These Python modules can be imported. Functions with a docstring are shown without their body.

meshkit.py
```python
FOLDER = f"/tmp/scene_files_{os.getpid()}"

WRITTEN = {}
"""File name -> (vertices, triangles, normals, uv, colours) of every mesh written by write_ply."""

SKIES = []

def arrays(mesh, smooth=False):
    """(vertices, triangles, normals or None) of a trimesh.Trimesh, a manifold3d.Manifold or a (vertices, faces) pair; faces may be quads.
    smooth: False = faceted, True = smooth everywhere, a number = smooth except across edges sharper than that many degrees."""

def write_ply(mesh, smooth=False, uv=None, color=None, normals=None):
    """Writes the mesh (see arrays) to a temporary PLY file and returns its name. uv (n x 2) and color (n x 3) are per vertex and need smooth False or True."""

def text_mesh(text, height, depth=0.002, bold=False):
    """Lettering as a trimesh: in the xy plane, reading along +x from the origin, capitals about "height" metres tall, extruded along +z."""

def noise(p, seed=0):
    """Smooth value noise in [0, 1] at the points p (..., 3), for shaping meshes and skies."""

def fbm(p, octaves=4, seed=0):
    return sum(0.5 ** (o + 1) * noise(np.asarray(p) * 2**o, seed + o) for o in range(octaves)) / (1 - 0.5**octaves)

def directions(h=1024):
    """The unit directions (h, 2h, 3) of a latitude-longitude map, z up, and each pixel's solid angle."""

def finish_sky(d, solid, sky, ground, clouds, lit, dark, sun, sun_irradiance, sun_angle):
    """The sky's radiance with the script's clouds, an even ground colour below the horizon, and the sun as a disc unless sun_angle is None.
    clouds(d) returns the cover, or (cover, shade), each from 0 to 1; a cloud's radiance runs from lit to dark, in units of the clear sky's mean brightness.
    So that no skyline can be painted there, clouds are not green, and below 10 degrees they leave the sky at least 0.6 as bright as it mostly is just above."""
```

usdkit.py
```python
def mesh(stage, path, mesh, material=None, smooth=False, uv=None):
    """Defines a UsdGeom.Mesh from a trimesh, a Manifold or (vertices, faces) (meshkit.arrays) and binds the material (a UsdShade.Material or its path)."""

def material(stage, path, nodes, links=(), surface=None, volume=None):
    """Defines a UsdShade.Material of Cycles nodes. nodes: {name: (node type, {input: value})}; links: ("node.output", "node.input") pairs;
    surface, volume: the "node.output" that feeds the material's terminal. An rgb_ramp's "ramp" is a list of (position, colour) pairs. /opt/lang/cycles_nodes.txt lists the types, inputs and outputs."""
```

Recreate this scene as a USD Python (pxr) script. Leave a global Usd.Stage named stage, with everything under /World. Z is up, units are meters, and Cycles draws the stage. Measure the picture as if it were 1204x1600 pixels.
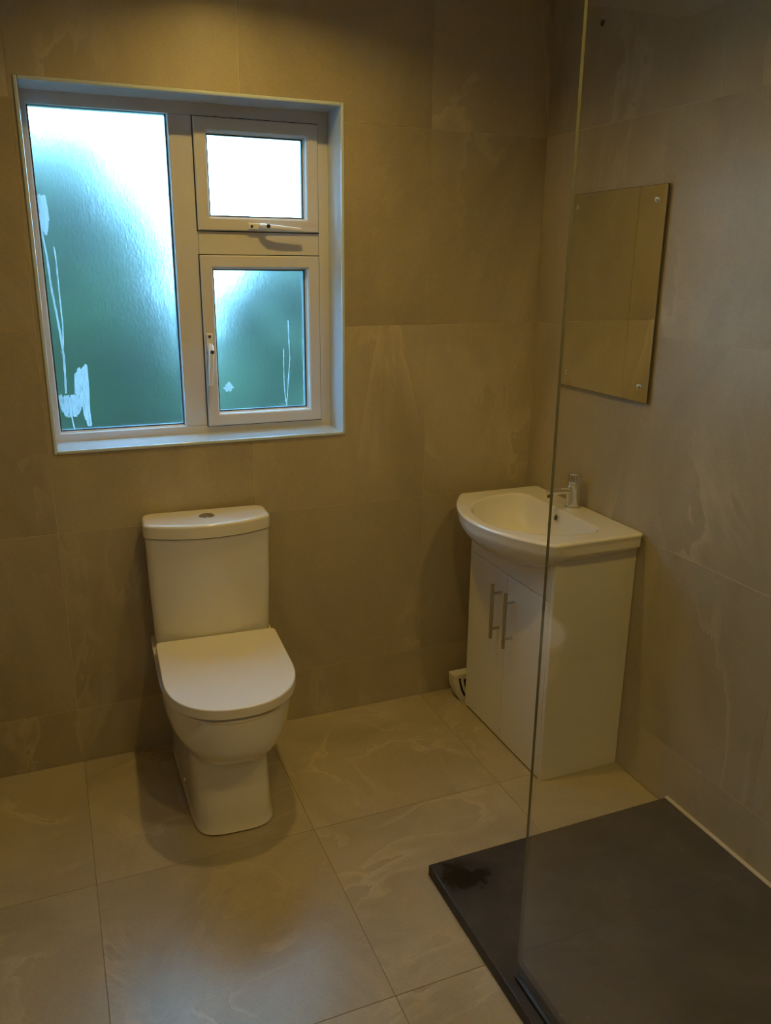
import math, random
import numpy as np, trimesh, manifold3d, shapely.geometry as sg, usdkit
from shapely import affinity
from pxr import Usd, UsdGeom, UsdLux, UsdShade, Gf, Sdf, Vt

stage = Usd.Stage.CreateInMemory()
UsdGeom.SetStageUpAxis(stage, UsdGeom.Tokens.z); UsdGeom.SetStageMetersPerUnit(stage, 1.0)
UsdGeom.Xform.Define(stage, '/World'); UsdGeom.Scope.Define(stage, '/World/Looks')
# axes: back wall is y = 0 (room at y < 0), right wall is x = 0 (room at x < 0), floor z = 0
# ---------------------------------------------------------------- camera, daylight, lamp strength, exposure
CAM_POS = (-1.6204, -2.5506, 1.5846)
CAM_R = (0.92576326, -0.37799725, 0.00897008); CAM_U = (0.10165435, 0.27167467, 0.95700537); CAM_F = (0.36418234, 0.88504856, -0.28993149)
cam = UsdGeom.Camera.Define(stage, '/World/camera')
cam.AddTransformOp().Set(Gf.Matrix4d(*CAM_R, 0, *CAM_U, 0, *(-a for a in CAM_F), 0, *CAM_POS, 1))
cam.CreateHorizontalApertureAttr(36.0); cam.CreateVerticalApertureAttr(36.0*1600/1204)
cam.CreateFocalLengthAttr(1277.41/1204*36.0)
cam.CreateClippingRangeAttr(Gf.Vec2f(0.01, 200)); cam.CreateExposureAttr(0.0)
sky = UsdLux.DomeLight.Define(stage, '/World/sky')
sky.CreateIntensityAttr(2.75); sky.CreateColorAttr(Gf.Vec3f(0.40, 1.0, 1.65))
LAMPS = (700.0, 500.0, 270.0, 600.0)     # radiance of the downlight lenses: from the window wall towards the door, then an unseen one added over the shower to brighten the right wall
LAMP_COL = (1.0, 0.67, 0.17)

# ---------------------------------------------------------------- helpers
random.seed(7)
taken = {}
def path_of(name, parent=None):
    base = parent.GetPath().pathString if parent else '/World'
    k = (base, name); n = taken.get(k, 0); taken[k] = n + 1
    return f'{base}/{name}' + (f'_{n:03d}' if n else '')
def prim_of(p): return p.GetPrim() if hasattr(p, 'GetPrim') else p
def tag(p, label=None, cat=None, group=None, kind=None):
    p = prim_of(p)
    for k, v in (('label', label), ('category', cat), ('group', group), ('kind', kind)):
        if v: p.SetCustomDataByKey(k, v)
    return p
def obj(name, m, mat, parent=None, smooth=False, label=None):
    return tag(usdkit.mesh(stage, path_of(name, parent), m, M[mat], smooth), label)
def thing(name, label, cat, loc=(0, 0, 0), rotz=0.0, group=None, kind=None):
    x = UsdGeom.Xform.Define(stage, path_of(name))
    if any(loc): x.AddTranslateOp().Set(Gf.Vec3d(*loc))
    if rotz: x.AddRotateZOp().Set(rotz)
    return tag(x, label, cat, group, kind)
def node(name, parent):
    return UsdGeom.Xform.Define(stage, path_of(name, parent)).GetPrim()
def hull(pts): return trimesh.convex.convex_hull(np.asarray(pts, float))
def cbox(x0, x1, y0, y1, z0, z1, c=0.001):
    p = []
    for sx in (0, 1):
        for sy in (0, 1):
            for sz in (0, 1):
                X = x1 if sx else x0; Y = y1 if sy else y0; Z = z1 if sz else z0
                dx = -c if sx else c; dy = -c if sy else c; dz = -c if sz else c
                p += [(X, Y+dy, Z+dz), (X+dx, Y, Z+dz), (X+dx, Y+dy, Z)]
    return hull(p)
def rbox(x0, x1, y0, y1, z0, z1, r=0.004, n=4):
    s = trimesh.creation.uv_sphere(r, count=[2*n+1, 4*n]).vertices
    p = [s + np.array([a, b, c]) for a in (x0+r, x1-r) for b in (y0+r, y1-r) for c in (z0+r, z1-r)]
    return hull(np.vstack(p))
def cat(*ms): return trimesh.util.concatenate([m for m in ms])
def tube(points, r, n=14, cap=True):
    P = np.asarray(points, float); rr = np.broadcast_to(r, len(P)); rings = []
    T = np.gradient(P, axis=0); T /= np.linalg.norm(T, axis=1, keepdims=True)
    ref = np.array([0, 0, 1.0]) if abs(T[0][2]) < .9 else np.array([1.0, 0, 0])
    for p, t, q in zip(P, T, rr):
        a = np.cross(ref, t); a /= np.linalg.norm(a); b = np.cross(t, a)
        th = np.linspace(0, 2*np.pi, n, endpoint=False)
        rings.append(p + q*(np.cos(th)[:, None]*a + np.sin(th)[:, None]*b))
    return loft(rings, cap, cap)
def loft(rings, cap0=True, cap1=True):
    n = len(rings[0]); V = [np.asarray(r, float) for r in rings]; F = []
    for i in range(len(V)-1):
        for j in range(n):
            k = (j+1) % n; a, b, c, d = i*n+j, i*n+k, (i+1)*n+k, (i+1)*n+j
            F += [(a, b, c), (a, c, d)]
    v = np.vstack(V); N = len(v)
    if cap0:
        v = np.vstack([v, V[0].mean(0)]); F += [(N, (j+1) % n, j) for j in range(n)]; N += 1
    if cap1:
        o = (len(V)-1)*n; v = np.vstack([v, V[-1].mean(0)]); F += [(N, o+j, o+(j+1) % n) for j in range(n)]
    m = trimesh.Trimesh(v, np.array(F), process=True); m.fix_normals(); return m
def lathe(profile, n=40, at=(0, 0, 0)):
    th = np.linspace(0, 2*np.pi, n, endpoint=False)
    rings = [np.stack([at[0]+r*np.cos(th), at[1]+r*np.sin(th), np.full(n, at[2]+z)], 1) for r, z in profile]
    return loft(rings)
def ring(poly, c, n=120):
    """star-shaped resampling of a polygon about c: n points at equal angles, then a 2-D array"""
    B = np.asarray(poly.exterior.coords)[:-1]; out = []
    A = B; D = np.roll(B, -1, 0) - B; c = np.asarray(c, float)
    for t in np.linspace(0, 2*np.pi, n, endpoint=False):
        d = np.array([math.cos(t), math.sin(t)]); w = A - c
        den = d[0]*D[:, 1] - d[1]*D[:, 0]
        with np.errstate(divide='ignore', invalid='ignore'):
            s = (w[:, 0]*D[:, 1] - w[:, 1]*D[:, 0])/den; u = (w[:, 0]*d[1] - w[:, 1]*d[0])/den
        ok = (u >= -1e-9) & (u <= 1+1e-9) & (s > 1e-9) & np.isfinite(s)
        out.append(c + d*s[ok].max())
    return np.array(out)
def rnd(poly, r): return poly.buffer(-r, quad_segs=16).buffer(r, quad_segs=16)
def at_z(r2, z):
    return np.column_stack([r2, np.full(len(r2), z) if np.isscalar(z) else z])
def prism(poly, z0, z1, c, r=0.004, n=120, r0=None):
    """upright prism over a star-shaped outline, its top (and bottom) edges rounded"""
    r0 = r if r0 is None else r0; rings = []
    def inset(d): return ring(poly.buffer(-d, quad_segs=16) if d > 1e-6 else poly, c, n)
    if r0:
        for a in np.linspace(0, np.pi/2, 5): rings.append(at_z(inset(r0*(1-math.sin(a))), z0 + r0*(1-math.cos(a))))
    else: rings.append(at_z(inset(0), z0))
    if r:
        for a in np.linspace(0, np.pi/2, 6): rings.append(at_z(inset(r*(1-math.cos(a))), z1 - r + r*math.sin(a)))
    else: rings.append(at_z(inset(0), z1))
    return loft(rings)
def rect_ring(loops):
    """closed moulding round a rectangle in the xz plane; loops: (x0, x1, z0, z1, y)"""
    V, F = [], []
    for x0, x1, z0, z1, y in loops: V += [(x0, y, z0), (x1, y, z0), (x1, y, z1), (x0, y, z1)]
    n = len(loops)
    for i in range(n):
        k = (i+1) % n
        for j in range(4):
            l = (j+1) % 4; a, b, c, d = i*4+j, i*4+l, k*4+l, k*4+j
            F += [(a, b, c), (a, c, d)]
    m = trimesh.Trimesh(np.array(V), np.array(F), process=False); m.fix_normals(); return m
def frame_ring(x0, x1, z0, z1, w, yf, yb, bev=0.0, edge=0.0015):
    """window frame member ring: outer rectangle, width w, bevelled bead of bev towards the glass"""
    return rect_ring([(x0, x1, z0, z1, yb), (x0, x1, z0, z1, yf+edge), (x0+edge, x1-edge, z0+edge, z1-edge, yf),
                      (x0+w-bev, x1-w+bev, z0+w-bev, z1-w+bev, yf), (x0+w, x1-w, z0+w, z1-w, yf+bev), (x0+w, x1-w, z0+w, z1-w, yb)])
def extrude_xz(poly, y0, y1):
    m = trimesh.creation.extrude_polygon(poly, y1-y0, engine='earcut')
    v = np.array(m.vertices); m.vertices = np.column_stack([v[:, 0], y1 - v[:, 2], v[:, 1]]); m.fix_normals(); return m

# ---------------------------------------------------------------- materials
M = {}
def mat(name, nodes, links=(), surface='p.BSDF'):
    M[name] = usdkit.material(stage, '/World/Looks/'+name, nodes, links, surface=surface)
def plain(name, col, rough=0.4, metal=0.0, **k):
    mat(name, {'p': ('principled_bsdf', {'base_color': col, 'roughness': rough, 'metallic': metal, **k})})
def stone(name, a, b, vein, scale, rough, spec=0.5, vein_amt=0.32, bumpy=0.15):
    """veined beige porcelain: every tile shifted by its own random number"""
    n = {'tc': ('texture_coordinate', {}), 'oi': ('object_info', {}),
         'sh': ('vector_math', {'math_type': 'scale', 'vector1': (37.0, 19.0, 53.0)}),
         'ad': ('vector_math', {'math_type': 'add'}),
         'mp': ('mapping', {'rotation': (0.5, 0.75, 0.6), 'scale': (1.0, 1.0, 0.45)}),
         'n1': ('noise_texture', {'scale': scale, 'detail': 7.0, 'roughness': 0.6, 'distortion': 0.9}),
         'r1': ('rgb_ramp', {'ramp': [(0.30, a), (0.5, tuple(0.5*(x+y) for x, y in zip(a, b))), (0.72, b)]}),
         'n2': ('noise_texture', {'scale': scale*0.75, 'detail': 5.0, 'roughness': 0.55, 'distortion': 1.6}),
         'r2': ('rgb_ramp', {'ramp': [(0.0, (0, 0, 0)), (0.45, (0, 0, 0)), (0.5, (0.8,)*3), (0.512, (1, 1, 1)), (0.522, (0, 0, 0)), (1.0, (0, 0, 0))]}),
         'n3': ('noise_texture', {'scale': scale*1.3, 'detail': 3.0}),
         'r3': ('rgb_ramp', {'ramp': [(0.45, (0, 0, 0)), (0.66, (vein_amt,)*3)]}),
         'mu': ('mix', {'mix_type': 'multiply', 'fac': 1.0}),
         'n4': ('noise_texture', {'scale': 140.0, 'detail': 3.0, 'roughness': 0.7}),
         'r4': ('rgb_ramp', {'ramp': [(0.3, (0.93,)*3), (0.7, (1.05,)*3)]}),
         'vm': ('mix', {'mix_type': 'mix', 'color2': vein}),
         'gm': ('mix', {'mix_type': 'multiply', 'fac': 1.0}),
         'tv': ('map_range', {'from_min': 0.0, 'from_max': 1.0, 'to_min': 0.94, 'to_max': 1.05}),
         'tm': ('vector_math', {'math_type': 'scale'}),
         'bu': ('bump', {'strength': bumpy, 'distance': 0.0008}),
         'p': ('principled_bsdf', {'roughness': rough, 'specular_ior_level': spec})}
    l = [('oi.random', 'sh.scale'), ('tc.object', 'ad.vector1'), ('sh.vector', 'ad.vector2'), ('ad.vector', 'mp.vector'),
         ('mp.vector', 'n1.vector'), ('mp.vector', 'n2.vector'), ('mp.vector', 'n3.vector'), ('ad.vector', 'n4.vector'),
         ('n1.fac', 'r1.fac'), ('n2.fac', 'r2.fac'), ('n3.fac', 'r3.fac'), ('r2.color', 'mu.color1'), ('r3.color', 'mu.color2'),
         ('r1.color', 'vm.color1'), ('mu.color', 'vm.fac'), ('vm.color', 'gm.color1'), ('n4.fac', 'r4.fac'), ('r4.color', 'gm.color2'),
         ('oi.random', 'tv.value'), ('gm.color', 'tm.vector1'), ('tv.result', 'tm.scale'), ('tm.vector', 'p.base_color'),
         ('n1.fac', 'bu.height'), ('bu.normal', 'p.normal')]
    mat(name, n, l)
stone('wall_tile', (0.355, 0.30, 0.215), (0.51, 0.445, 0.335), (0.68, 0.60, 0.47), 2.3, 0.40, vein_amt=0.5)
stone('floor_tile', (0.355, 0.305, 0.225), (0.475, 0.415, 0.315), (0.64, 0.57, 0.46), 2.6, 0.34, 0.55, vein_amt=0.5)
plain('wall_grout', (0.60, 0.54, 0.41), 0.8)
plain('floor_grout', (0.24, 0.20, 0.145), 0.85)
plain('ceiling_paint', (0.80, 0.78, 0.74), 0.8)
plain('ceramic', (0.80, 0.79, 0.77), 0.06, specular_ior_level=0.55, coat_weight=0.3)
plain('seat_plastic', (0.80, 0.785, 0.77), 0.30)
plain('upvc', (0.68, 0.67, 0.66), 0.28)
plain('upvc_trim', (0.58, 0.68, 0.76), 0.07, coat_weight=0.6)  # white lining with the blue of the daylight put into its base colour
plain('laminate', (0.78, 0.765, 0.73), 0.25)
plain('chrome', (0.80, 0.80, 0.80), 0.10, 1.0)
plain('brushed_steel', (0.58, 0.57, 0.55), 0.24, 1.0)
plain('dark_steel', (0.16, 0.155, 0.15), 0.35, 1.0)
plain('black', (0.012, 0.012, 0.013), 0.5)
plain('gasket', (0.03, 0.045, 0.06), 0.45)
plain('white_plastic', (0.78, 0.77, 0.74), 0.35)
plain('silicone', (0.55, 0.50, 0.42), 0.5)
plain('chip', (0.8, 0.78, 0.7), 0.6)
plain('mirror_silver', (0.91, 0.91, 0.86), 0.012, 1.0)
plain('mirror_edge', (0.03, 0.035, 0.03), 0.3)
plain('render_wall', (0.55, 0.53, 0.50), 0.85)
plain('baffle', (0.22, 0.22, 0.22), 0.5)
plain('bark', (0.10, 0.07, 0.045), 0.9)
plain('door_paint', (0.78, 0.77, 0.75), 0.4)
for nm_, c0_, c1_ in (('leaf', (0.018, 0.042, 0.014), (0.048, 0.095, 0.032)), ('pale_leaf', (0.060, 0.105, 0.060), (0.120, 0.180, 0.105))):
    mat(nm_, {'n': ('noise_texture', {'scale': 3.0, 'detail': 3.0}), 'r': ('rgb_ramp', {'ramp': [(0.3, c0_), (0.7, c1_)]}),
             'd': ('diffuse_bsdf', {}), 't': ('translucent_bsdf', {}), 'm': ('mix_closure', {'fac': 0.25})},
    [('n.fac', 'r.fac'), ('r.color', 'd.color'), ('r.color', 't.color'), ('d.BSDF', 'm.closure1'), ('t.BSDF', 'm.closure2')], 'm.closure')
mat('grass', {'n': ('noise_texture', {'scale': 20.0, 'detail': 4.0}), 'r': ('rgb_ramp', {'ramp': [(0.3, (0.025, 0.06, 0.018)), (0.7, (0.06, 0.12, 0.035))]}), 'p': ('principled_bsdf', {'roughness': 0.9})},
    [('n.fac', 'r.fac'), ('r.color', 'p.base_color')])
# dark slate-textured shower tray with a wet, darker stain towards its back left corner
mat('slate', {'tc': ('texture_coordinate', {}), 'n': ('noise_texture', {'scale': 5.5, 'detail': 6.0, 'roughness': 0.62}),
              'r': ('rgb_ramp', {'ramp': [(0.28, (0.022, 0.0195, 0.019)), (0.5, (0.042, 0.037, 0.036)), (0.75, (0.075, 0.067, 0.065))]}),
              'f': ('noise_texture', {'scale': 260.0, 'detail': 2.0}), 'fr': ('rgb_ramp', {'ramp': [(0.3, (0.75,)*3), (0.7, (1.2,)*3)]}),
              'g': ('mix', {'mix_type': 'multiply', 'fac': 1.0}),
              'v': ('voronoi_texture', {'scale': 16.0}), 'vr': ('rgb_ramp', {'ramp': [(0.0, (1, 1, 1)), (0.07, (0.8,)*3), (0.14, (0, 0, 0)), (1.0, (0, 0, 0))]}),
              'vn': ('noise_texture', {'scale': 3.0, 'detail': 2.0}), 'vnr': ('rgb_ramp', {'ramp': [(0.50, (0, 0, 0)), (0.62, (0.6,)*3)]}),
              'vk': ('mix', {'mix_type': 'multiply', 'fac': 1.0}), 'sp': ('mix', {'color2': (0.16, 0.15, 0.14)}),
              'ds': ('vector_math', {'math_type': 'distance', 'vector2': (-0.735, -0.975, 0.034)}),
              'wn': ('noise_texture', {'scale': 13.0, 'detail': 5.0, 'roughness': 0.65}),
              'wa': ('math', {'math_type': 'multiply_add', 'value2': 0.22, 'value3': -0.06}), 'ws': ('math', {'math_type': 'add'}),
              'wr': ('map_range', {'from_min': 0.075, 'from_max': 0.14, 'to_min': 1.0, 'to_max': 0.0, 'clamp': True}),
              'wet': ('mix', {'color2': (0.010, 0.009, 0.0085)}),
              'rr': ('map_range', {'from_min': 0.0, 'from_max': 1.0, 'to_min': 0.55, 'to_max': 0.12, 'clamp': True}),
              'bu': ('bump', {'strength': 0.35, 'distance': 0.001}), 'p': ('principled_bsdf', {'specular_ior_level': 0.45})},
    [('tc.object', 'n.vector'), ('tc.object', 'f.vector'), ('tc.object', 'v.vector'), ('tc.object', 'vn.vector'), ('tc.object', 'wn.vector'), ('tc.object', 'ds.vector1'),
     ('n.fac', 'r.fac'), ('f.fac', 'fr.fac'), ('r.color', 'g.color1'), ('fr.color', 'g.color2'), ('v.distance', 'vr.fac'), ('vn.fac', 'vnr.fac'),
     ('vr.color', 'vk.color1'), ('vnr.color', 'vk.color2'), ('vk.color', 'sp.fac'), ('g.color', 'sp.color1'),
     ('wn.fac', 'wa.value1'), ('ds.value', 'ws.value1'), ('wa.value', 'ws.value2'), ('ws.value', 'wr.value'), ('wr.result', 'wet.fac'), ('sp.color', 'wet.color1'),
     ('wet.color', 'p.base_color'), ('wr.result', 'rr.value'), ('rr.result', 'p.roughness'), ('f.fac', 'bu.height'), ('bu.normal', 'p.normal')])
# clear pane of the shower: sunlight and lamplight pass, faces mirror by Fresnel
mat('clear_glass', {'t': ('transparent_bsdf', {'color': (0.985, 0.993, 0.987)}), 'g': ('glossy_bsdf', {'color': (1, 1, 1), 'roughness': 0.0}), 'ge': ('geometry', {}), 'io': ('math', {'math_type': 'multiply_add', 'value2': 1/1.5-1.5, 'value3': 1.5}), 'f': ('fresnel', {}), 'm': ('mix_closure', {})},
    [('ge.backfacing', 'io.value1'), ('io.value', 'f.IOR'), ('f.fac', 'm.fac'), ('t.BSDF', 'm.closure1'), ('g.BSDF', 'm.closure2')], 'm.closure')
mat('glass_edge', {'p': ('principled_bsdf', {'base_color': (0.17, 0.18, 0.145), 'roughness': 0.2})})
# obscure window glass: rough transmission with a fine rippled face
mat('frosted_glass', {'tc': ('texture_coordinate', {}), 'n': ('noise_texture', {'scale': 150.0, 'detail': 2.0, 'roughness': 0.5}),
                      'mp': ('mapping', {'scale': (1.0, 1.0, 0.45)}), 'b': ('bump', {'strength': 0.24, 'distance': 0.002}),
                      'p': ('principled_bsdf', {'base_color': (0.93, 0.98, 0.97), 'roughness': 0.26, 'ior': 1.45, 'transmission_weight': 1.0}),
                      'tr': ('translucent_bsdf', {'color': (0.9, 0.95, 0.95)}), 'k': ('mix_closure', {'fac': 0.005})},
    [('tc.object', 'mp.vector'), ('mp.vector', 'n.vector'), ('n.fac', 'b.height'), ('b.normal', 'p.normal'), ('p.BSDF', 'k.closure1'), ('tr.BSDF', 'k.closure2')], 'k.closure')
mat('smear', {'d': ('translucent_bsdf', {'color': (0.8, 0.85, 0.9)}), 'e': ('diffuse_bsdf', {'color': (0.8, 0.8, 0.8)}), 'm': ('mix_closure', {'fac': 0.3}),
              'tc': ('texture_coordinate', {}), 'mp': ('mapping', {'scale': (9.0, 1.0, 0.9), 'rotation': (0.0, 0.06, 0.0)}), 'n': ('noise_texture', {'scale': 40.0, 'detail': 3.0}), 'r': ('rgb_ramp', {'ramp': [(0.34, (0.12,)*3), (0.62, (0.55,)*3)]}),
              't': ('transparent_bsdf', {}), 'k': ('mix_closure', {})},
    [('tc.object', 'mp.vector'), ('mp.vector', 'n.vector'), ('d.BSDF', 'm.closure1'), ('e.BSDF', 'm.closure2'), ('n.fac', 'r.fac'), ('r.color', 'k.fac'), ('t.BSDF', 'k.closure1'), ('m.closure', 'k.closure2')], 'k.closure')
for k_, p_ in enumerate(LAMPS): mat(f'lamp_lens_{k_}', {'e': ('emission', {'color': LAMP_COL, 'strength': p_})}, surface='e.emission')

# ---------------------------------------------------------------- the room
XL, YF, ZC = -2.06, -3.25, 2.40           # left wall, wall behind the camera, ceiling
G = 0.0016                                # grout width
WX0, WX1, WZ0, WZ1 = -1.630, -0.718, 1.037, 2.048      # window opening in the tiles
XS = [0.0, -0.425, -1.034, -1.643, XL]    # tile joints
ZS = [0.0, 0.193, 0.793, 1.393, 1.993, ZC]
YS = [0.0, -0.603, -1.203, -1.803, -2.403, -3.003, YF]
YFL = [0.0, -0.606, -1.219, -1.83, -2.44, -3.05, YF]
XFL = [0.0, -0.422, -1.037, -1.640, XL]
win_rect = sg.box(WX0, WZ0, WX1, WZ1)

wall_back = thing('wall_back', 'beige veined porcelain tiled wall with the window, behind the toilet', 'wall', kind='structure')
obj('grout', extrude_xz(sg.box(XL-0.25, -0.1, 0.25, ZC+0.1).difference(win_rect), 0.0012, 0.05), 'wall_grout', wall_back)
obj('masonry', extrude_xz(sg.box(XL-0.25, -0.1, 0.25, ZC+0.1).difference(win_rect), 0.05, 0.25), 'render_wall', wall_back)
for i in range(len(XS)-1):
    for j in range(len(ZS)-1):
        x1, x0, z0, z1 = XS[i]-G/2, XS[i+1]+G/2, ZS[j]+G/2, ZS[j+1]-G/2
        r = sg.box(x0, z0, x1, z1); d = 0.0003*random.random()
        if r.intersects(win_rect):
            cut = r.difference(win_rect.buffer(0.0005, join_style=2))
            parts = [g for g in getattr(cut, 'geoms', [cut]) if not g.is_empty and g.area > 1e-5]
            for g in parts: obj('tile', extrude_xz(g, d, 0.006), 'wall_tile', wall_back)
        else: obj('tile', cbox(x0, x1, d, 0.008, z0, z1, 0.0006), 'wall_tile', wall_back)

wall_right = thing('wall_right', 'beige veined porcelain tiled wall behind the basin, mirror and shower', 'wall', kind='structure')
obj('grout', cbox(0.0012, 0.2, YF-0.2, 0.0012, -0.1, ZC+0.1), 'wall_grout', wall_right)
for i in range(len(YS)-1):
    for j in range(len(ZS)-1):
        d = 0.0003*random.random()
        obj('tile', cbox(d, 0.008, YS[i+1]+G/2, YS[i]-(G/2 if i else 0.0), ZS[j]+G/2, ZS[j+1]-G/2, 0.0006), 'wall_tile', wall_right)
hole_prof = [(0.0045, 0.0), (0.0065, 0.0004), (0.0068, 0.0), (0.0068, -0.003), (0.0045, -0.003)]
hm = lathe([(0.0092, -0.002), (0.0092, 0.0006), (0.0075, 0.0008), (0.007, 0.0002)], 20); hm.apply_transform(trimesh.transformations.rotation_matrix(-np.pi/2, (0, 1, 0))); hm.apply_translation((0, -0.262, 2.273))
obj('drill_hole', hm, 'black', wall_right, True, 'dark drilled screw hole')
obj('chipped_edge', hull([(-0.0006, -0.262+a, 2.2735+b) for a, b in ((0.002, 0.0075), (-0.002, 0.009), (-0.0045, 0.019), (-0.0035, 0.012), (0.0, 0.0095))] + [(0.001, -0.262, 2.284), (0.001, -0.265, 2.29)]), 'chip', wall_right)

floor = thing('floor', 'beige veined porcelain floor tiles', 'floor', kind='structure')
obj('grout', cbox(XL-0.2, 0.0, YF-0.2, 0.0, -0.1, -0.0012), 'floor_grout', floor)
for i in range(len(XFL)-1):
    for j in range(len(YFL)-1):
        obj('tile', cbox(XFL[i+1]+G/2, XFL[i]-G/2, YFL[j+1]+G/2, YFL[j]-G/2, -0.008, -0.0003*random.random(), 0.0006), 'floor_tile', floor)

wall_left = thing('wall_left', 'beige tiled wall on the left, outside the picture', 'wall', kind='structure')
obj('grout', cbox(XL-0.2, XL-0.0012, YF-0.2, 0.0, -0.1, ZC+0.1), 'wall_grout', wall_left)
for i in range(len(YS)-1):
    for j in range(len(ZS)-1):
        obj('tile', cbox(XL-0.008, XL, YS[i+1]+G/2, YS[i]-G/2, ZS[j]+G/2, ZS[j+1]-G/2, 0.0006), 'wall_tile', wall_left)
wall_front = thing('wall_front', 'beige tiled wall behind the camera, outside the picture', 'wall', kind='structure')
obj('grout', cbox(XL-0.2, 0.2, YF-0.2, YF-0.0012, -0.1, ZC+0.1), 'wall_grout', wall_front)
for i in range(len(XS)-1):
    for j in range(len(ZS)-1):
        obj('tile', cbox(XS[i+1]+G/2, XS[i]-G/2, YF-0.008, YF, ZS[j]+G/2, ZS[j+1]-G/2, 0.0006), 'wall_tile', wall_front)
LIGHTS = [(-1.03, -0.52, 'nearest the window wall'), (-1.10, -1.68, 'in the middle of the room'), (-1.05, -2.80, 'nearest the door'), (-0.40, -1.75, 'added over the shower tray to brighten the right wall')]
cp = sg.box(XL-0.2, YF-0.2, 0.2, 0.25)
for x, y, _ in LIGHTS: cp = cp.difference(sg.Point(x, y).buffer(0.0385, quad_segs=12))
cm = trimesh.creation.extrude_polygon(cp, 0.15, engine='earcut'); cm.apply_translation((0, 0, ZC))
tag(obj('ceiling', cm, 'ceiling_paint'), 'plain white ceiling with recessed downlights, above the picture', 'ceiling', kind='structure')
door = thing('door_1', 'white panelled door in the wall behind the camera', 'door', kind='structure')
obj('door_leaf', cat(cbox(-1.80, -1.06, YF+0.002, YF+0.03, 0.006, 1.98, 0.003), *[frame_ring(x, x+0.29, z, z+h, 0.03, YF+0.031, YF+0.028, 0.004) for x in (-1.75, -1.40) for z, h in ((0.15, 0.75), (1.05, 0.8))]), 'door_paint', door)
obj('architrave', frame_ring(-1.87, -0.99, -0.02, 2.05, 0.065, YF+0.001, YF+0.04, 0.004), 'door_paint', door)
obj('handle', cat(lathe([(0.026, 0), (0.026, 0.006), (0.01, 0.01), (0.009, 0.045)], 24).apply_transform(trimesh.transformations.rotation_matrix(-np.pi/2, (1, 0, 0))).apply_translation((-1.12, YF+0.03, 1.0)), tube([(-1.12, YF+0.07, 1.0), (-1.18, YF+0.075, 1.0), (-1.24, YF+0.072, 1.0)], 0.008)), 'chrome', door, 40)

# ---------------------------------------------------------------- window in its white-lined reveal
win = thing('window_1', 'white plastic three-light window with obscured glass in a white-lined reveal', 'window', kind='structure')
T = 0.011; YW = 0.128                      # lining thickness, plane of the frame's face
ly0, ly1 = -0.004, 0.20
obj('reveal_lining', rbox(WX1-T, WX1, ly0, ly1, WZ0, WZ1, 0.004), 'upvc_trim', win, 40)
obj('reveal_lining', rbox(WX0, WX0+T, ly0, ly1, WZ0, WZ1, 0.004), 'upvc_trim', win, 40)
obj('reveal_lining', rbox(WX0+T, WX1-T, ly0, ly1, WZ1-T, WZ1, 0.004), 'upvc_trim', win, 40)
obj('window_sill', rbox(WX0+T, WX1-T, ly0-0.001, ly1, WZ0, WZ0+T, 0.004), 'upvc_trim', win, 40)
fx0, fx1, fz0, fz1 = WX0+T-0.002, WX1-T+0.002, WZ0+T-0.002, WZ1-T+0.002
FW = 0.0
def bar(x0, x1, z0, z1): return cbox(x0, x1, YW, 0.195, z0, z1, 0.0015)
obj('frame', extrude_xz(sg.box(fx0, fz0, fx1, fz1).difference(sg.box(-1.606, 1.073, -0.762, 2.003)), YW, 0.195), 'upvc', win)
obj('mullion', bar(-1.222, -1.150, 1.0735, 2.0025), 'upvc', win)
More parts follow.
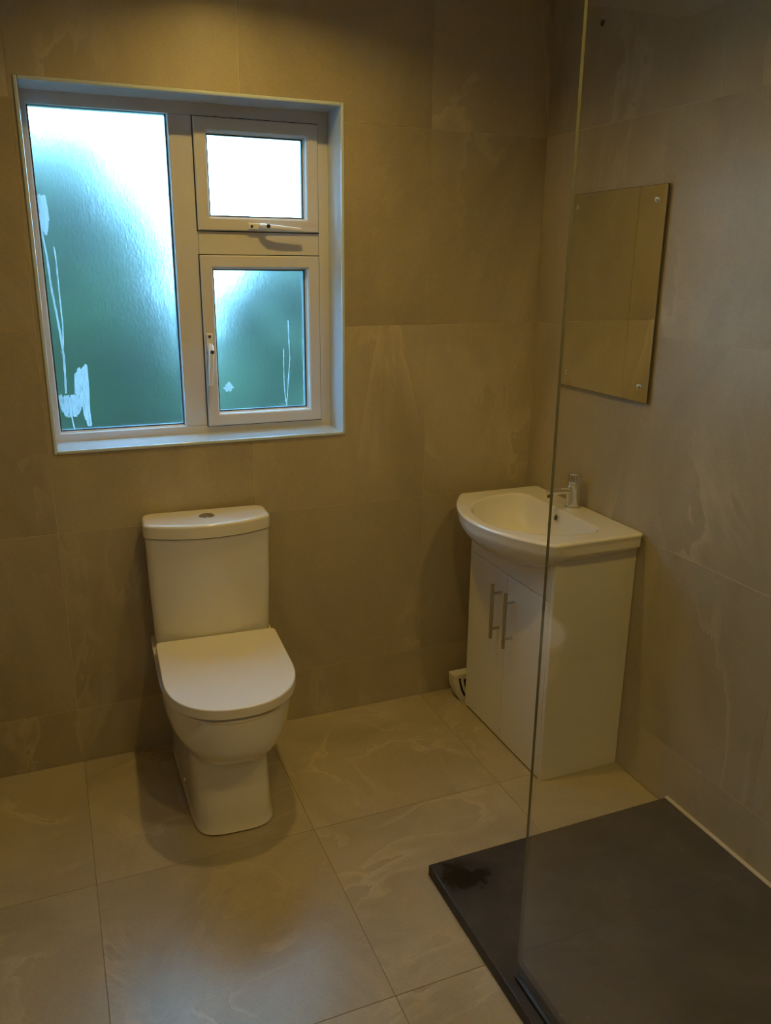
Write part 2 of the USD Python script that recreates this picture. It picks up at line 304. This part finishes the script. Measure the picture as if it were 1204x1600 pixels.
obj('transom', bar(-1.1495, -0.7625, 1.604, 1.684), 'upvc', win)
def glazing(parent, x0, x1, z0, z1, y, bead=True):
    """white bead, dark gasket and obscured pane in the opening x0..x1, z0..z1"""
    if bead: obj('glazing_bead', frame_ring(x0-0.002, x1+0.002, z0-0.002, z1+0.002, 0.012, y-0.013, y+0.004, 0.009), 'upvc', parent)
    i = 0.010
    obj('gasket', rect_ring([(x0+i-0.002, x1-i+0.002, z0+i-0.002, z1-i+0.002, y-0.004), (x0+i+0.0035, x1-i-0.0035, z0+i+0.0035, z1-i-0.0035, y-0.004), (x0+i+0.0035, x1-i-0.0035, z0+i+0.0035, z1-i-0.0035, y+0.012), (x0+i-0.002, x1-i+0.002, z0+i-0.002, z1-i+0.002, y+0.012)]), 'gasket', parent)
    obj('pane', cbox(x0+0.004, x1-0.004, y, y+0.004, z0+0.004, z1-0.004, 0.0004), 'frosted_glass', parent)
YP = 0.152
glazing(win, -1.613, -1.214, 1.068, 2.016, YP)
def sash(x0, x1, z0, z1, w):
    s = node('opening_sash', win)
    ys = YW-0.012
    obj('sash_frame', frame_ring(x0, x1, z0, z1, w, ys, 0.190, 0.004, 0.003), 'upvc', s)
    obj('seal', rect_ring([(x0-0.003, x1+0.003, z0-0.003, z1+0.003, YW-0.0015), (x0+0.004, x1-0.004, z0+0.004, z1-0.004, YW-0.0015), (x0+0.004, x1-0.004, z0+0.004, z1-0.004, YW+0.004), (x0-0.003, x1+0.003, z0-0.003, z1+0.003, YW+0.004)]), 'gasket', s)
    glazing(s, x0+w-0.006, x1-w+0.006, z0+w-0.006, z1-w+0.006, YP-0.002, bead=True)
    return s, ys
top, ys = sash(-1.151, -0.765, 1.680, 2.000, 0.038)
low, ys = sash(-1.151, -0.765, 1.071, 1.607, 0.038)
def pull(cx, cz, horiz, parent):
    """espagnolette handle: back plate, lever, black screw caps; built along +x and turned if upright"""
    plate = rbox(-0.012, 0.046, -0.010, 0.0, -0.010, 0.010, 0.004)
    lever = cat(tube([(0.028, -0.006, 0.0), (0.030, -0.020, 0), (0.042, -0.030, -0.001), (0.07, -0.034, -0.003), (0.11, -0.034, -0.006), (0.150, -0.033, -0.008)], [0.010, 0.0095, 0.0085, 0.008, 0.0075, 0.006], 12))
    caps = cat(lathe([(0.0042, 0), (0.0042, 0.003), (0.002, 0.0036)], 14).apply_transform(trimesh.transformations.rotation_matrix(np.pi/2, (1, 0, 0))).apply_translation((-0.002, -0.009, 0)),
               lathe([(0.006, 0), (0.006, 0.004), (0.004, 0.0048)], 16).apply_transform(trimesh.transformations.rotation_matrix(np.pi/2, (1, 0, 0))).apply_translation((0.044, -0.036, 0.001)))
    for m, nm, mt in ((plate, 'handle_plate', 'white_plastic'), (lever, 'handle_lever', 'white_plastic'), (caps, 'screw_cap', 'black')):
        if not horiz: m.apply_transform(trimesh.transformations.rotation_matrix(np.pi/2, (0, 1, 0)))
        m.apply_translation((cx, ys, cz)); obj(nm, m, mt, parent, 40)
pull(-0.985, 1.694, True, top)
pull(-1.136, 1.358, False, low)
# white cleaning smears and runs dried on the inside of the glass
def run(pts, w, parent, y=YP):
    P = np.array(pts); 
    k = np.linspace(0, len(P)-1, 40); P = np.column_stack([np.interp(k, range(len(P)), P[:, i]) for i in (0, 1)])
    ww = w*(0.75+0.5*np.random.RandomState(len(pts)).rand(40))
    poly = sg.Polygon(np.vstack([P + np.column_stack([ww, 0*ww]), (P - np.column_stack([ww, 0*ww]))[::-1]])).buffer(0)
    gs = getattr(poly, 'geoms', [poly])
    obj('dried_smear', cat(*[extrude_xz(g, y-0.0014, y-0.0004) for g in gs]), 'smear', parent)
run([(-1.597, 1.714), (-1.595, 1.652), (-1.590, 1.599), (-1.587, 1.509), (-1.580, 1.435), (-1.574, 1.359), (-1.572, 1.302), (-1.574, 1.244), (-1.577, 1.195)], 0.0028, win)
run([(-1.568, 1.626), (-1.566, 1.599), (-1.566, 1.527), (-1.566, 1.453), (-1.566, 1.397), (-1.570, 1.340), (-1.576, 1.317)], 0.002, win)
run([(-1.567, 1.125), (-1.565, 1.104), (-1.562, 1.078)], 0.0022, win)
def brushed(P, seed, parent, y):
    # a patch wiped with a brush: narrow upright streaks of uneven length within the outline P
    rs = np.random.RandomState(seed); g = sg.Polygon(P).buffer(0.004).buffer(-0.001); x0, z0, x1, z1 = g.bounds; out = []
    for x in np.arange(x0, x1, 0.0045):
        w = 0.003 + 0.004*rs.rand(); c = g.intersection(sg.box(x, z0-1, x+w, z1+1))
        if c.is_empty: continue
        _, a, _, b = c.bounds
        c = c.intersection(sg.box(x-1, a + 0.012*rs.rand(), x+1, b - 0.012*rs.rand())).buffer(0.0008)
        for h in getattr(c, 'geoms', [c]):
            if not h.is_empty and h.area > 1e-6:
                d = 0.0003*rs.rand(); out.append(extrude_xz(h, y-0.0012-d, y-0.0004-d))
    obj('dried_smear', cat(*out), 'smear', parent)
for k, P in enumerate(([(-1.598, 1.188), (-1.564, 1.190), (-1.531, 1.191), (-1.539, 1.147), (-1.553, 1.120), (-1.575, 1.115), (-1.591, 1.142)],
          [(-1.543, 1.262), (-1.535, 1.266), (-1.525, 1.273), (-1.511, 1.280), (-1.511, 1.221), (-1.515, 1.142), (-1.514, 1.105), (-1.526, 1.102), (-1.529, 1.153), (-1.533, 1.187), (-1.548, 1.191)])):
    brushed(P, k+3, win, YP)
obj('dried_smear', extrude_xz(sg.Polygon([(-1.517+0.008*math.cos(a), 1.097+0.009*math.sin(a)) for a in np.linspace(0, 6.28, 13)[:-1]]), YP-0.0014, YP-0.0004), 'smear', win)
brushed([(-1.600, 1.765), (-1.580, 1.77), (-1.576, 1.70), (-1.586, 1.66), (-1.597, 1.68)], 9, win, YP)
run([(-0.866, 1.405), (-0.865, 1.342), (-0.863, 1.279), (-0.871, 1.193), (-0.880, 1.106)], 0.0016, low, YP-0.002)
run([(-0.884, 1.311), (-0.885, 1.258), (-0.885, 1.204), (-0.881, 1.130)], 0.0014, low, YP-0.002)
brushed([(-1.09, 1.186), (-1.072, 1.206), (-1.06, 1.189), (-1.073, 1.177)], 12, low, YP-0.002)

# ---------------------------------------------------------------- garden behind the obscured glass
tag(obj('ground', cbox(-14, 12, 0.25, 30, -0.5, -0.25, 0.01), 'grass'), 'green lawn outside the window, blurred by the obscured glass', 'lawn', kind='structure')
def shrub(x, y, w, d, h, label, seed, leaf='leaf'):
    t = thing('garden_shrub', label, 'shrub', (x, y, -0.25), group='shrubs in the garden outside the window')
    rs = np.random.RandomState(seed); n = 2600
    u = rs.randn(n, 3); u /= (np.abs(u)**3).sum(1, keepdims=True)**(1/3); u[:, 2] = np.abs(u[:, 2])
    rad = 0.80 + 0.2*rs.rand(n)
    p = u*rad[:, None]*np.array([w/2, d/2, h*0.93]) + np.array([0, 0, 0.04*h])
    a = rs.randn(n, 3); a /= np.linalg.norm(a, axis=1, keepdims=True); b = np.cross(a, u); b /= np.linalg.norm(b, axis=1, keepdims=True)
    L = 0.09 + 0.06*rs.rand(n, 1)
    q = np.stack([p - a*L, p + b*L*0.5, p + a*L, p - b*L*0.5], 1).reshape(-1, 3)
    f = np.arange(n)[:, None]*4; F = np.vstack([np.hstack([f, f+1, f+2]), np.hstack([f, f+2, f+3])])
    core = trimesh.creation.icosphere(3, 1.0); cv = np.array(core.vertices); cv /= (np.abs(cv)**3).sum(1, keepdims=True)**(1/3); cv[:, 2] = np.maximum(cv[:, 2], -0.02)
    cv *= (0.78 + 0.06*rs.rand(len(cv), 1))*np.array([w/2, d/2, h*0.95]); cv[:, 2] += 0.05*h; core.vertices = cv
    obj('foliage', cat(trimesh.Trimesh(q, F, process=False), core), leaf, t)
    obj('trunk', tube([(0, 0, -0.05), (0.02, 0, 0.3*h), (0.0, 0.03, 0.7*h)], [0.06, 0.045, 0.02], 10), 'bark', t, True)
shrub(-1.70, 2.75, 2.00, 1.1, 2.66, 'tall dark green shrub seen blurred through the left pane of the window', 1)
shrub(-0.43, 1.45, 1.00, 0.8, 1.99, 'lower, paler green shrub seen blurred through the lower right pane of the window', 2, 'pale_leaf')
shrub(1.35, 3.1, 1.2, 1.2, 1.60, 'small rounded green shrub furthest right outside the window', 3)

# ---------------------------------------------------------------- toilet (local: x across, -y forward, turned a little)
toilet = thing('toilet', 'white close-coupled toilet with closed lid standing under the window', 'toilet', (-1.207, -0.012, 0), -3.0)
def d_shape(w, yb, ys_, yf, p=2.3, rr=0.03, taper=0.0):
    """D-shaped outline: straight back at -yb, sides to -ys_, superellipse nose to -yf"""
    t = np.linspace(0, np.pi, 60); c, s = np.cos(t), np.sin(t)
    nose = np.column_stack([w*(1-taper)*np.sign(c)*np.abs(c)**(2/p), -(ys_ + (yf-ys_)*np.abs(s)**(2/p))])
    return rnd(sg.Polygon(np.vstack([[(-w, -yb), (w, -yb)][::-1], nose[::-1]])).buffer(0), rr) if False else rnd(sg.Polygon([(-w, -yb), (w, -yb)] + [tuple(q) for q in nose]).buffer(0), rr)
C = (0.0, -0.36)
secs = [(0.000, 0.111, 0.505, 0.522, 3.6, 0.045), (0.006, 0.113, 0.505, 0.525, 3.6, 0.045), (0.10, 0.110, 0.500, 0.522, 3.4, 0.045), (0.19, 0.107, 0.470, 0.518, 3.2, 0.045),
        (0.218, 0.109, 0.45, 0.520, 3.0, 0.045), (0.232, 0.118, 0.43, 0.535, 2.7, 0.05), (0.248, 0.138, 0.41, 0.560, 2.5, 0.05), (0.275, 0.160, 0.40, 0.588, 2.35, 0.05),
        (0.310, 0.176, 0.40, 0.605, 2.3, 0.05), (0.350, 0.185, 0.40, 0.614, 2.25, 0.05), (0.39, 0.189, 0.40, 0.618, 2.25, 0.05), (0.410, 0.190, 0.40, 0.619, 2.25, 0.05), (0.416, 0.187, 0.40, 0.616, 2.25, 0.05), (0.418, 0.180, 0.40, 0.606, 2.25, 0.05)]
rings = []
zs_ = np.array([s[0] for s in secs])
for z in np.concatenate([[0, 0.004], np.linspace(0.02, 0.40, 34), [0.408, 0.413, 0.4165, 0.418]]):
    v = [np.interp(z, zs_, [s[k] for s in secs]) for k in range(1, 6)]
    rear = np.interp(z, [0, 0.2, 0.27, 0.42], [0.150, 0.150, 0.170, 0.187])
    o = d_shape(v[0], 0.004, v[1] - 0.10, v[2], v[3], 0.012)
    r2 = ring(o, C, 140)
    k = np.clip((r2[:, 1]+0.46)/0.46, 0, 1)                    # the skirt widens a little towards the wall
    r2[:, 0] *= 1 + (rear/v[0]-1)*k*(z < 0.30) + (rear/v[0]-1)*k*(z >= 0.30)
    r2[:, 0] -= 0.011*np.clip((0.26-z)/0.05, 0, 1)*np.clip(-r2[:, 1]/0.4, 0, 1)
    rings.append(at_z(r2, z))
bowl = loft(rings)
trimesh.smoothing.filter_taubin(bowl, iterations=6)
bowl.vertices[:, 2] = np.clip(bowl.vertices[:, 2], 0.0, 0.418)
obj('bowl', bowl, 'ceramic', toilet, 55)
obj('shoulder', rbox(-0.186, 0.185, -0.21, -0.006, 0.36, 0.4165, 0.02), 'ceramic', toilet, 50)
def cistern_outline(w, ds, dc, r=0.03):
    u = np.linspace(-1, 1, 41)
    return rnd(sg.Polygon([(w, -0.003), (-w, -0.003)] + [(w*a, -(ds + (dc-ds)*(1-abs(a)**2.2))) for a in u]), r)
cc = (0.0, -0.075)
rg = []
for z, w, ds, dc in ((0.4185, 0.176, 0.108, 0.136), (0.422, 0.179, 0.111, 0.140), (0.45, 0.182, 0.113, 0.145), (0.62, 0.187, 0.117, 0.159), (0.785, 0.189, 0.120, 0.170)):
    rg.append(at_z(ring(cistern_outline(w, ds, dc), cc, 140), z))
obj('cistern', loft(rg), 'ceramic', toilet, 50)
obj('cistern_lid', prism(cistern_outline(0.193, 0.124, 0.178, 0.034), 0.7885, 0.832, cc, 0.010, 140, 0.003), 'ceramic', toilet, 50)
obj('lid_shadow_gap', prism(cistern_outline(0.184, 0.116, 0.166), 0.784, 0.7895, cc, 0, 140), 'gasket', toilet, 50)
btn = node('flush_button', toilet)
obj('button_ring', lathe([(0.0245, 0.0), (0.0245, 0.002), (0.022, 0.0042), (0.0195, 0.0035), (0.019, 0.0)], 40, (0.0, -0.088, 0.8315)), 'chrome', btn, 40)
for s, nm in ((1, 'small_flush'), (-1, 'large_flush')):
    hp = sg.Point(0, 0).buffer(0.0185, quad_segs=16).intersection(sg.box(0.0008 if s > 0 else -0.03, -0.03, 0.03 if s > 0 else -0.0008, 0.03))
    m = trimesh.creation.extrude_polygon(hp, 0.0055, engine='earcut'); m.apply_translation((0.0, -0.088, 0.8305)); obj(nm, m, 'brushed_steel', btn)
obj('seat', prism(d_shape(0.176, 0.156, 0.40, 0.606, 2.25, 0.012), 0.4185, 0.430, C, 0.003, 140, 0.003), 'seat_plastic', toilet, 50)
lid_o = affinity.translate(d_shape(0.1865, 0.150, 0.40, 0.622, 2.3, 0.012), 0.002, 0)
obj('seat_lid', prism(lid_o, 0.4265, 0.457, C, 0.004, 140, 0.003), 'seat_plastic', toilet, 50)
for sx in (-1, 1):
    m = lathe([(0.014, 0), (0.014, 0.012), (0.011, 0.016)], 20, (sx*0.08, -0.135, 0.4165)); obj('hinge_bolt', m, 'chrome', toilet, 40)
def side_bolt(x, y, z):
    m = lathe([(0.0105, 0), (0.0105, 0.004), (0.007, 0.0075), (0.002, 0.0085)], 20)
    m.apply_transform(trimesh.transformations.rotation_matrix(-np.pi/2, (0, 1, 0))); m.apply_translation((x, y, z)); obj('fixing_cap', m, 'chrome', toilet, 40)
side_bolt(-0.133, -0.31, 0.062)

# ---------------------------------------------------------------- vanity unit, basin, tap
VX, VL, VR, VT = -0.296, -0.132, -0.651, 0.768
van = thing('vanity_unit', 'white two-door vanity cabinet with steel bar handles in the corner', 'cabinet', (0, 0, 0))
DT = 0.017
obj('side_panel', cbox(VX+0.001, -0.002, VR, VR+0.016, 0.0, VT, 0.001), 'laminate', van)
obj('side_panel', cbox(VX+0.001, -0.002, VL-0.016, VL, 0.0, VT, 0.001), 'laminate', van)
obj('carcass', cat(cbox(VX+0.05, -0.003, VR+0.016, VL-0.016, 0.05, 0.066), cbox(VX+DT+0.001, VX+0.08, VR+0.016, VL-0.016, 0.600, 0.615), cbox(-0.012, -0.003, VR+0.016, VL-0.016, 0.05, VT)), 'laminate', van)
obj('plinth', cbox(VX+0.022, VX+0.036, VR+0.016, VL-0.016, 0.0, 0.06), 'gasket', van, label='dark recessed plinth')
mid = (VL+VR)/2
for y0, y1, hy in ((mid+0.0012, VL-0.0165, mid+0.040), (VR+0.0165, mid-0.0012, mid-0.045)):
    d = node('door', van)
    obj('door_panel', cbox(VX, VX+DT, y0, y1, 0.006, 0.6150, 0.001), 'laminate', d)
    h = cat(tube([(VX-0.032, hy, 0.378), (VX-0.032, hy, 0.572)], 0.0062, 20), *[tube([(VX+0.0005, hy, z), (VX-0.030, hy, z)], 0.0045, 14) for z in (0.411, 0.539)])
    obj('bar_handle', h, 'brushed_steel', d, 40, 'slim brushed steel bar handle')

basin = thing('wash_basin', 'white ceramic wash basin with a bowed front on the vanity cabinet', 'basin')
BT, BB = 0.815, 0.771
def basin_outline(k=0.0):
    w0, w1 = -0.682, -0.078; xf, xm = -0.292, -0.452
    d = np.linspace(-0.302, 0.302, 61); x = -0.438 + 0.118*(np.abs(d)/0.302)**2.0
    return rnd(sg.Polygon([(-0.003, w0), (-0.003, w1)] + list(zip(x, -0.380 - d))).buffer(0), 0.012)
bc = np.array([-0.235, -0.380]); O = basin_outline()
N = 160
def bowl_in(s):
    """inner edge of the bowl, a D with its straight side to the wall"""
    t = np.linspace(0, np.pi, 60)
    y = -0.380 + 0.236*np.sign(np.cos(t))*np.abs(np.cos(t))**0.9; x = -0.135 - 0.262*np.sin(t)**0.85
    return affinity.scale(rnd(sg.Polygon(list(zip(x, y)) + [(-0.105, -0.615), (-0.105, -0.145)]).buffer(0), 0.045), s, s, origin=(-0.235, -0.38))
belly = rnd(sg.Polygon([(-0.16, -0.22), (-0.16, -0.54)] + [(-0.16-0.16*math.sin(a), -0.38-0.16*math.cos(a)) for a in np.linspace(0, np.pi, 30)][0:]).buffer(0).convex_hull, 0.03)
Or, Be = ring(O, bc, N), ring(belly, bc, N)
R_ = []
fr_ = np.clip((-0.255 - Or[:, 0])/0.075, 0, 1); fr_ = (fr_*fr_*(3-2*fr_))[:, None]          # 1 along the bowed front, 0 along the straight sides
Oi = ring(O.buffer(-0.003), bc, N)
for a in np.linspace(1, 0, 26):                                 # underside: the front slopes in to the belly, the sides drop straight first
    f1, z1 = 1 - a**1.55, 0.797 - 0.124*a**0.72
    f0, z0 = (1.0, 0.797 - (0.797-BB)*a/0.3) if a < 0.3 else (1 - (a-0.3)/0.7, BB - 0.098*((a-0.3)/0.7)**0.8)
    f = f1*fr_ + f0*(1-fr_); z = (z1*fr_ + z0*(1-fr_))[:, 0]
    R_.append(at_z(Be*(1-f) + Oi*f, z))
for a in np.linspace(0, np.pi/2, 6): R_.append(at_z(ring(O.buffer(-0.009*(1-math.cos(a))), bc, N), BT-0.009+0.009*math.sin(a)))
for s, z in ((1.04, BT), (1.015, BT-0.0008), (1.0, BT-0.003), (0.985, BT-0.008), (0.965, BT-0.02), (0.93, BT-0.045), (0.88, BT-0.075), (0.78, BT-0.105), (0.6, BT-0.122), (0.35, BT-0.130), (0.12, BT-0.133)):
    R_.append(at_z(ring(bowl_in(s), bc, N), z))
bowl_mesh = loft(R_)
obj('bowl', bowl_mesh, 'ceramic', basin, 60)
rail = trimesh.boolean.difference([cbox(VX, VX+DT, VR+0.0165, VL-0.0165, 0.6175, VT, 0.001), bowl_mesh.convex_hull], engine='manifold')
obj('top_rail', rail, 'laminate', van)              # cut out round the belly of the basin
ov = lathe([(0.0125, 0.0), (0.0125, 0.002), (0.0105, 0.0035), (0.0085, 0.002), (0.0085, -0.004)], 28)
def face_bowl(m, z=0.789):
    m.apply_transform(trimesh.transformations.rotation_matrix(-np.pi/2+0.15, (0, 1, 0))); m.apply_translation((-0.1175, -0.380, z)); return m
obj('overflow_ring', face_bowl(ov), 'chrome', basin, 40)
obj('overflow_hole', face_bowl(lathe([(0.0085, 0.0), (0.0085, 0.0012), (0.002, 0.0014)], 24)), 'black', basin)
obj('waste', lathe([(0.031, 0.0), (0.031, 0.003), (0.025, 0.0045), (0.022, 0.003), (0.01, 0.006)], 36, (-0.235, -0.38, BT-0.1335)), 'chrome', basin, 40)

tap = thing('basin_mixer_tap', 'chrome basin mixer tap at the back of the wash basin', 'tap', (-0.046, -0.365, BT))
obj('base_ring', lathe([(0.027, 0), (0.027, 0.003), (0.0245, 0.005)], 36), 'chrome', tap, 40)
obj('body', lathe([(0.0235, 0.004), (0.0235, 0.080), (0.0225, 0.082)], 40), 'chrome', tap, 40)
obj('lever_cap', lathe([(0.0205, 0.081), (0.0205, 0.0835), (0.0235, 0.0845), (0.0238, 0.112), (0.021, 0.1155), (0.01, 0.1165)], 40), 'chrome', tap, 40)
obj('lever', tube([(0.0, 0.0, 0.108), (-0.028, 0, 0.110), (-0.05, 0, 0.114)], [0.006, 0.005, 0.0042], 14), 'chrome', tap, 40) if False else None
obj('spout', cat(tube([(-0.01, 0, 0.058), (-0.06, 0, 0.060), (-0.102, 0, 0.062)], 0.0115, 20)), 'chrome', tap, 40)
obj('aerator', lathe([(0.0095, 0.0), (0.0105, 0.002), (0.0105, 0.012)], 24, (-0.092, 0, 0.042)), 'dark_steel', tap, 40)

# ---------------------------------------------------------------- mirror with four domed screws
mir = thing('wall_mirror', 'frameless rectangular mirror screwed to the tiles above the basin', 'mirror')
MY0, MY1, MZ0, MZ1 = -0.637, -0.186, 1.201, 1.802
obj('glass', cbox(-0.0125, -0.0085, MY0, MY1, MZ0, MZ1, 0.0006), 'mirror_silver', mir)
obj('backing', cbox(-0.0085, -0.0075, MY0+0.0003, MY1-0.0003, MZ0+0.0003, MZ1-0.0003, 0.0002), 'mirror_edge', mir)
obj('edge', rect_ring([(MY0-0.0006, MY1+0.0006, MZ0-0.0006, MZ1+0.0006, -0.0122), (MY0+0.0003, MY1-0.0003, MZ0+0.0003, MZ1-0.0003, -0.0122), (MY0+0.0003, MY1-0.0003, MZ0+0.0003, MZ1-0.0003, -0.007), (MY0-0.0006, MY1+0.0006, MZ0-0.0006, MZ1+0.0006, -0.007)]).apply_transform(np.array([[0, 1, 0, 0], [1, 0, 0, 0], [0, 0, 1, 0], [0, 0, 0, 1.0]])), 'mirror_edge', mir, label='dark edge of the mirror')
for y in (-0.594, -0.220):
    for z in (1.246, 1.764):
        m = lathe([(0.0085, 0), (0.0085, 0.0015), (0.0065, 0.0048), (0.0025, 0.0062)], 24); m.apply_transform(trimesh.transformations.rotation_matrix(-np.pi/2, (0, 1, 0))); m.apply_translation((-0.0125, y, z))
        obj('screw_cap', m, 'chrome', mir, 40)
        m = lathe([(0.006, 0), (0.006, 0.0082)], 14); m.apply_transform(trimesh.transformations.rotation_matrix(-np.pi/2, (0, 1, 0))); m.apply_translation((0.0, y, z)); obj('spacer', m, 'black', mir)

# ---------------------------------------------------------------- shower tray and glass panel
TH = 0.034
tray = thing('shower_tray', 'low dark slate-effect shower tray on the floor with a wet stained corner', 'shower tray')
TX0, TX1, TY0, TY1 = -0.806, -0.009, -2.45, -0.898
slab = rbox(TX0, TX1, TY0, TY1, 0.0005, TH, 0.005, 5)
obj('slab', slab, 'slate', tray, 40)
obj('sealant', hull([(x, y, z) for y in (TY0, TY1) for x, z in ((TX1-0.0015, TH-0.006), (TX1-0.0015, TH+0.0003), (-0.0003, TH-0.006), (-0.0003, TH+0.0035))]), 'silicone', tray, label='bead of pale sealant along the wall')
obj('drain_cover', rbox(-0.50, -0.38, -1.90, -1.78, TH-0.004, TH+0.003, 0.003), 'chrome', tray, 40)
panel = thing('shower_glass_panel', 'clear frameless glass shower panel standing on the left edge of the dark tray', 'shower screen')
GX, GY0, GY1, GZ1 = -0.774, -2.30, -1.307, 2.06
obj('glass', trimesh.creation.box(bounds=[(GX-0.003, GY0, TH+0.006), (GX+0.003, GY1-0.0012, GZ1)]), 'clear_glass', panel)
obj('polished_edge', cat(cbox(GX-0.003, GX+0.003, GY1-0.0010, GY1, TH+0.006, GZ1, 0.0003), cbox(GX-0.003, GX+0.003, GY0, GY1, GZ1+0.0002, GZ1+0.0012, 0.0003)), 'glass_edge', panel, label='green tinted polished edge of the glass')
obj('bottom_channel', cat(cbox(GX-0.0065, GX-0.0035, GY0, GY1, TH+0.0001, TH+0.011, 0.0008), cbox(GX+0.0035, GX+0.0065, GY0, GY1, TH+0.0001, TH+0.011, 0.0008), cbox(GX-0.0065, GX+0.0065, GY0, GY1, TH+0.0001, TH+0.0055, 0.0005)), 'dark_steel', panel, label='dark metal channel under the glass')
obj('stay_bar', tube([(GX, -2.1, GZ1-0.03), (-0.001, -2.1, GZ1-0.03)], 0.009, 16), 'chrome', panel, 40)

# ---------------------------------------------------------------- white slotted plastic piece behind the cabinet
pc = thing('vent_cover', 'white curved slotted plastic cover on the floor behind the cabinet', 'vent cover', (-0.125, -0.096, 0.0))
clip = sg.box(-0.3, 0.0005, 0.03, 0.107)
def band(r0, r1, b=clip, a0=180, a1=270):
    t = np.radians(np.linspace(a0, a1, 50))
    p = sg.Polygon(np.vstack([np.column_stack([r1*np.cos(t), 0.107+r1*np.sin(t)]), np.column_stack([r0*np.cos(t), 0.107+r0*np.sin(t)])[::-1]])).buffer(0).intersection(b)
    return p
obj('body', extrude_xz(sg.Polygon([(0, 0.107)] + list(band(0.0, 0.203, sg.box(-1, -1, 1, 1)).exterior.coords)).convex_hull.intersection(clip), 0.0, 0.040), 'white_plastic', pc)
obj('rim', extrude_xz(band(0.182, 0.2025), -0.004, 0.0005), 'white_plastic', pc)
obj('slot', extrude_xz(band(0.1735, 0.1815, sg.box(-1, 0.012, 1, 0.091)), -0.0012, 0.0005), 'black', pc, label='dark curved slot')
obj('inner_rim', extrude_xz(band(0.163, 0.1730), -0.004, 0.0005), 'white_plastic', pc)
obj('slot', extrude_xz(band(0.149, 0.1625, sg.box(-1, 0.036, 1, 0.084)), -0.0012, 0.0005), 'black', pc, label='dark curved slot')

# ---------------------------------------------------------------- downlights in the ceiling
for k, (x, y, where) in enumerate(LIGHTS):
    t = thing('ceiling_downlight', 'round warm white recessed ceiling downlight ' + where, 'ceiling light', (x, y, ZC), group='recessed ceiling downlights')
    th = np.linspace(0, 2*np.pi, 36, endpoint=False)
    def open_lathe(prof): return loft([np.column_stack([r*np.cos(th), r*np.sin(th), np.full(36, z)]) for r, z in prof + prof[:1]], False, False)
    obj('trim_ring', open_lathe([(0.048, -0.0005), (0.048, -0.0035), (0.043, -0.005), (0.0375, -0.003), (0.0375, -0.0005)]), 'white_plastic', t, 40)
    obj('baffle', open_lathe([(0.0365, -0.002), (0.0365, 0.065), (0.0380, 0.065), (0.0380, -0.002)]), 'baffle', t, 40)
    obj('lens', lathe([(0.0, 0.012), (0.0300, 0.0120), (0.0300, 0.016), (0.0, 0.016)], 36), f'lamp_lens_{k}', t)
    obj('lamp_body', lathe([(0.0, 0.0165), (0.0360, 0.0165), (0.0360, 0.062), (0.0, 0.062)], 36), 'baffle', t, 40)
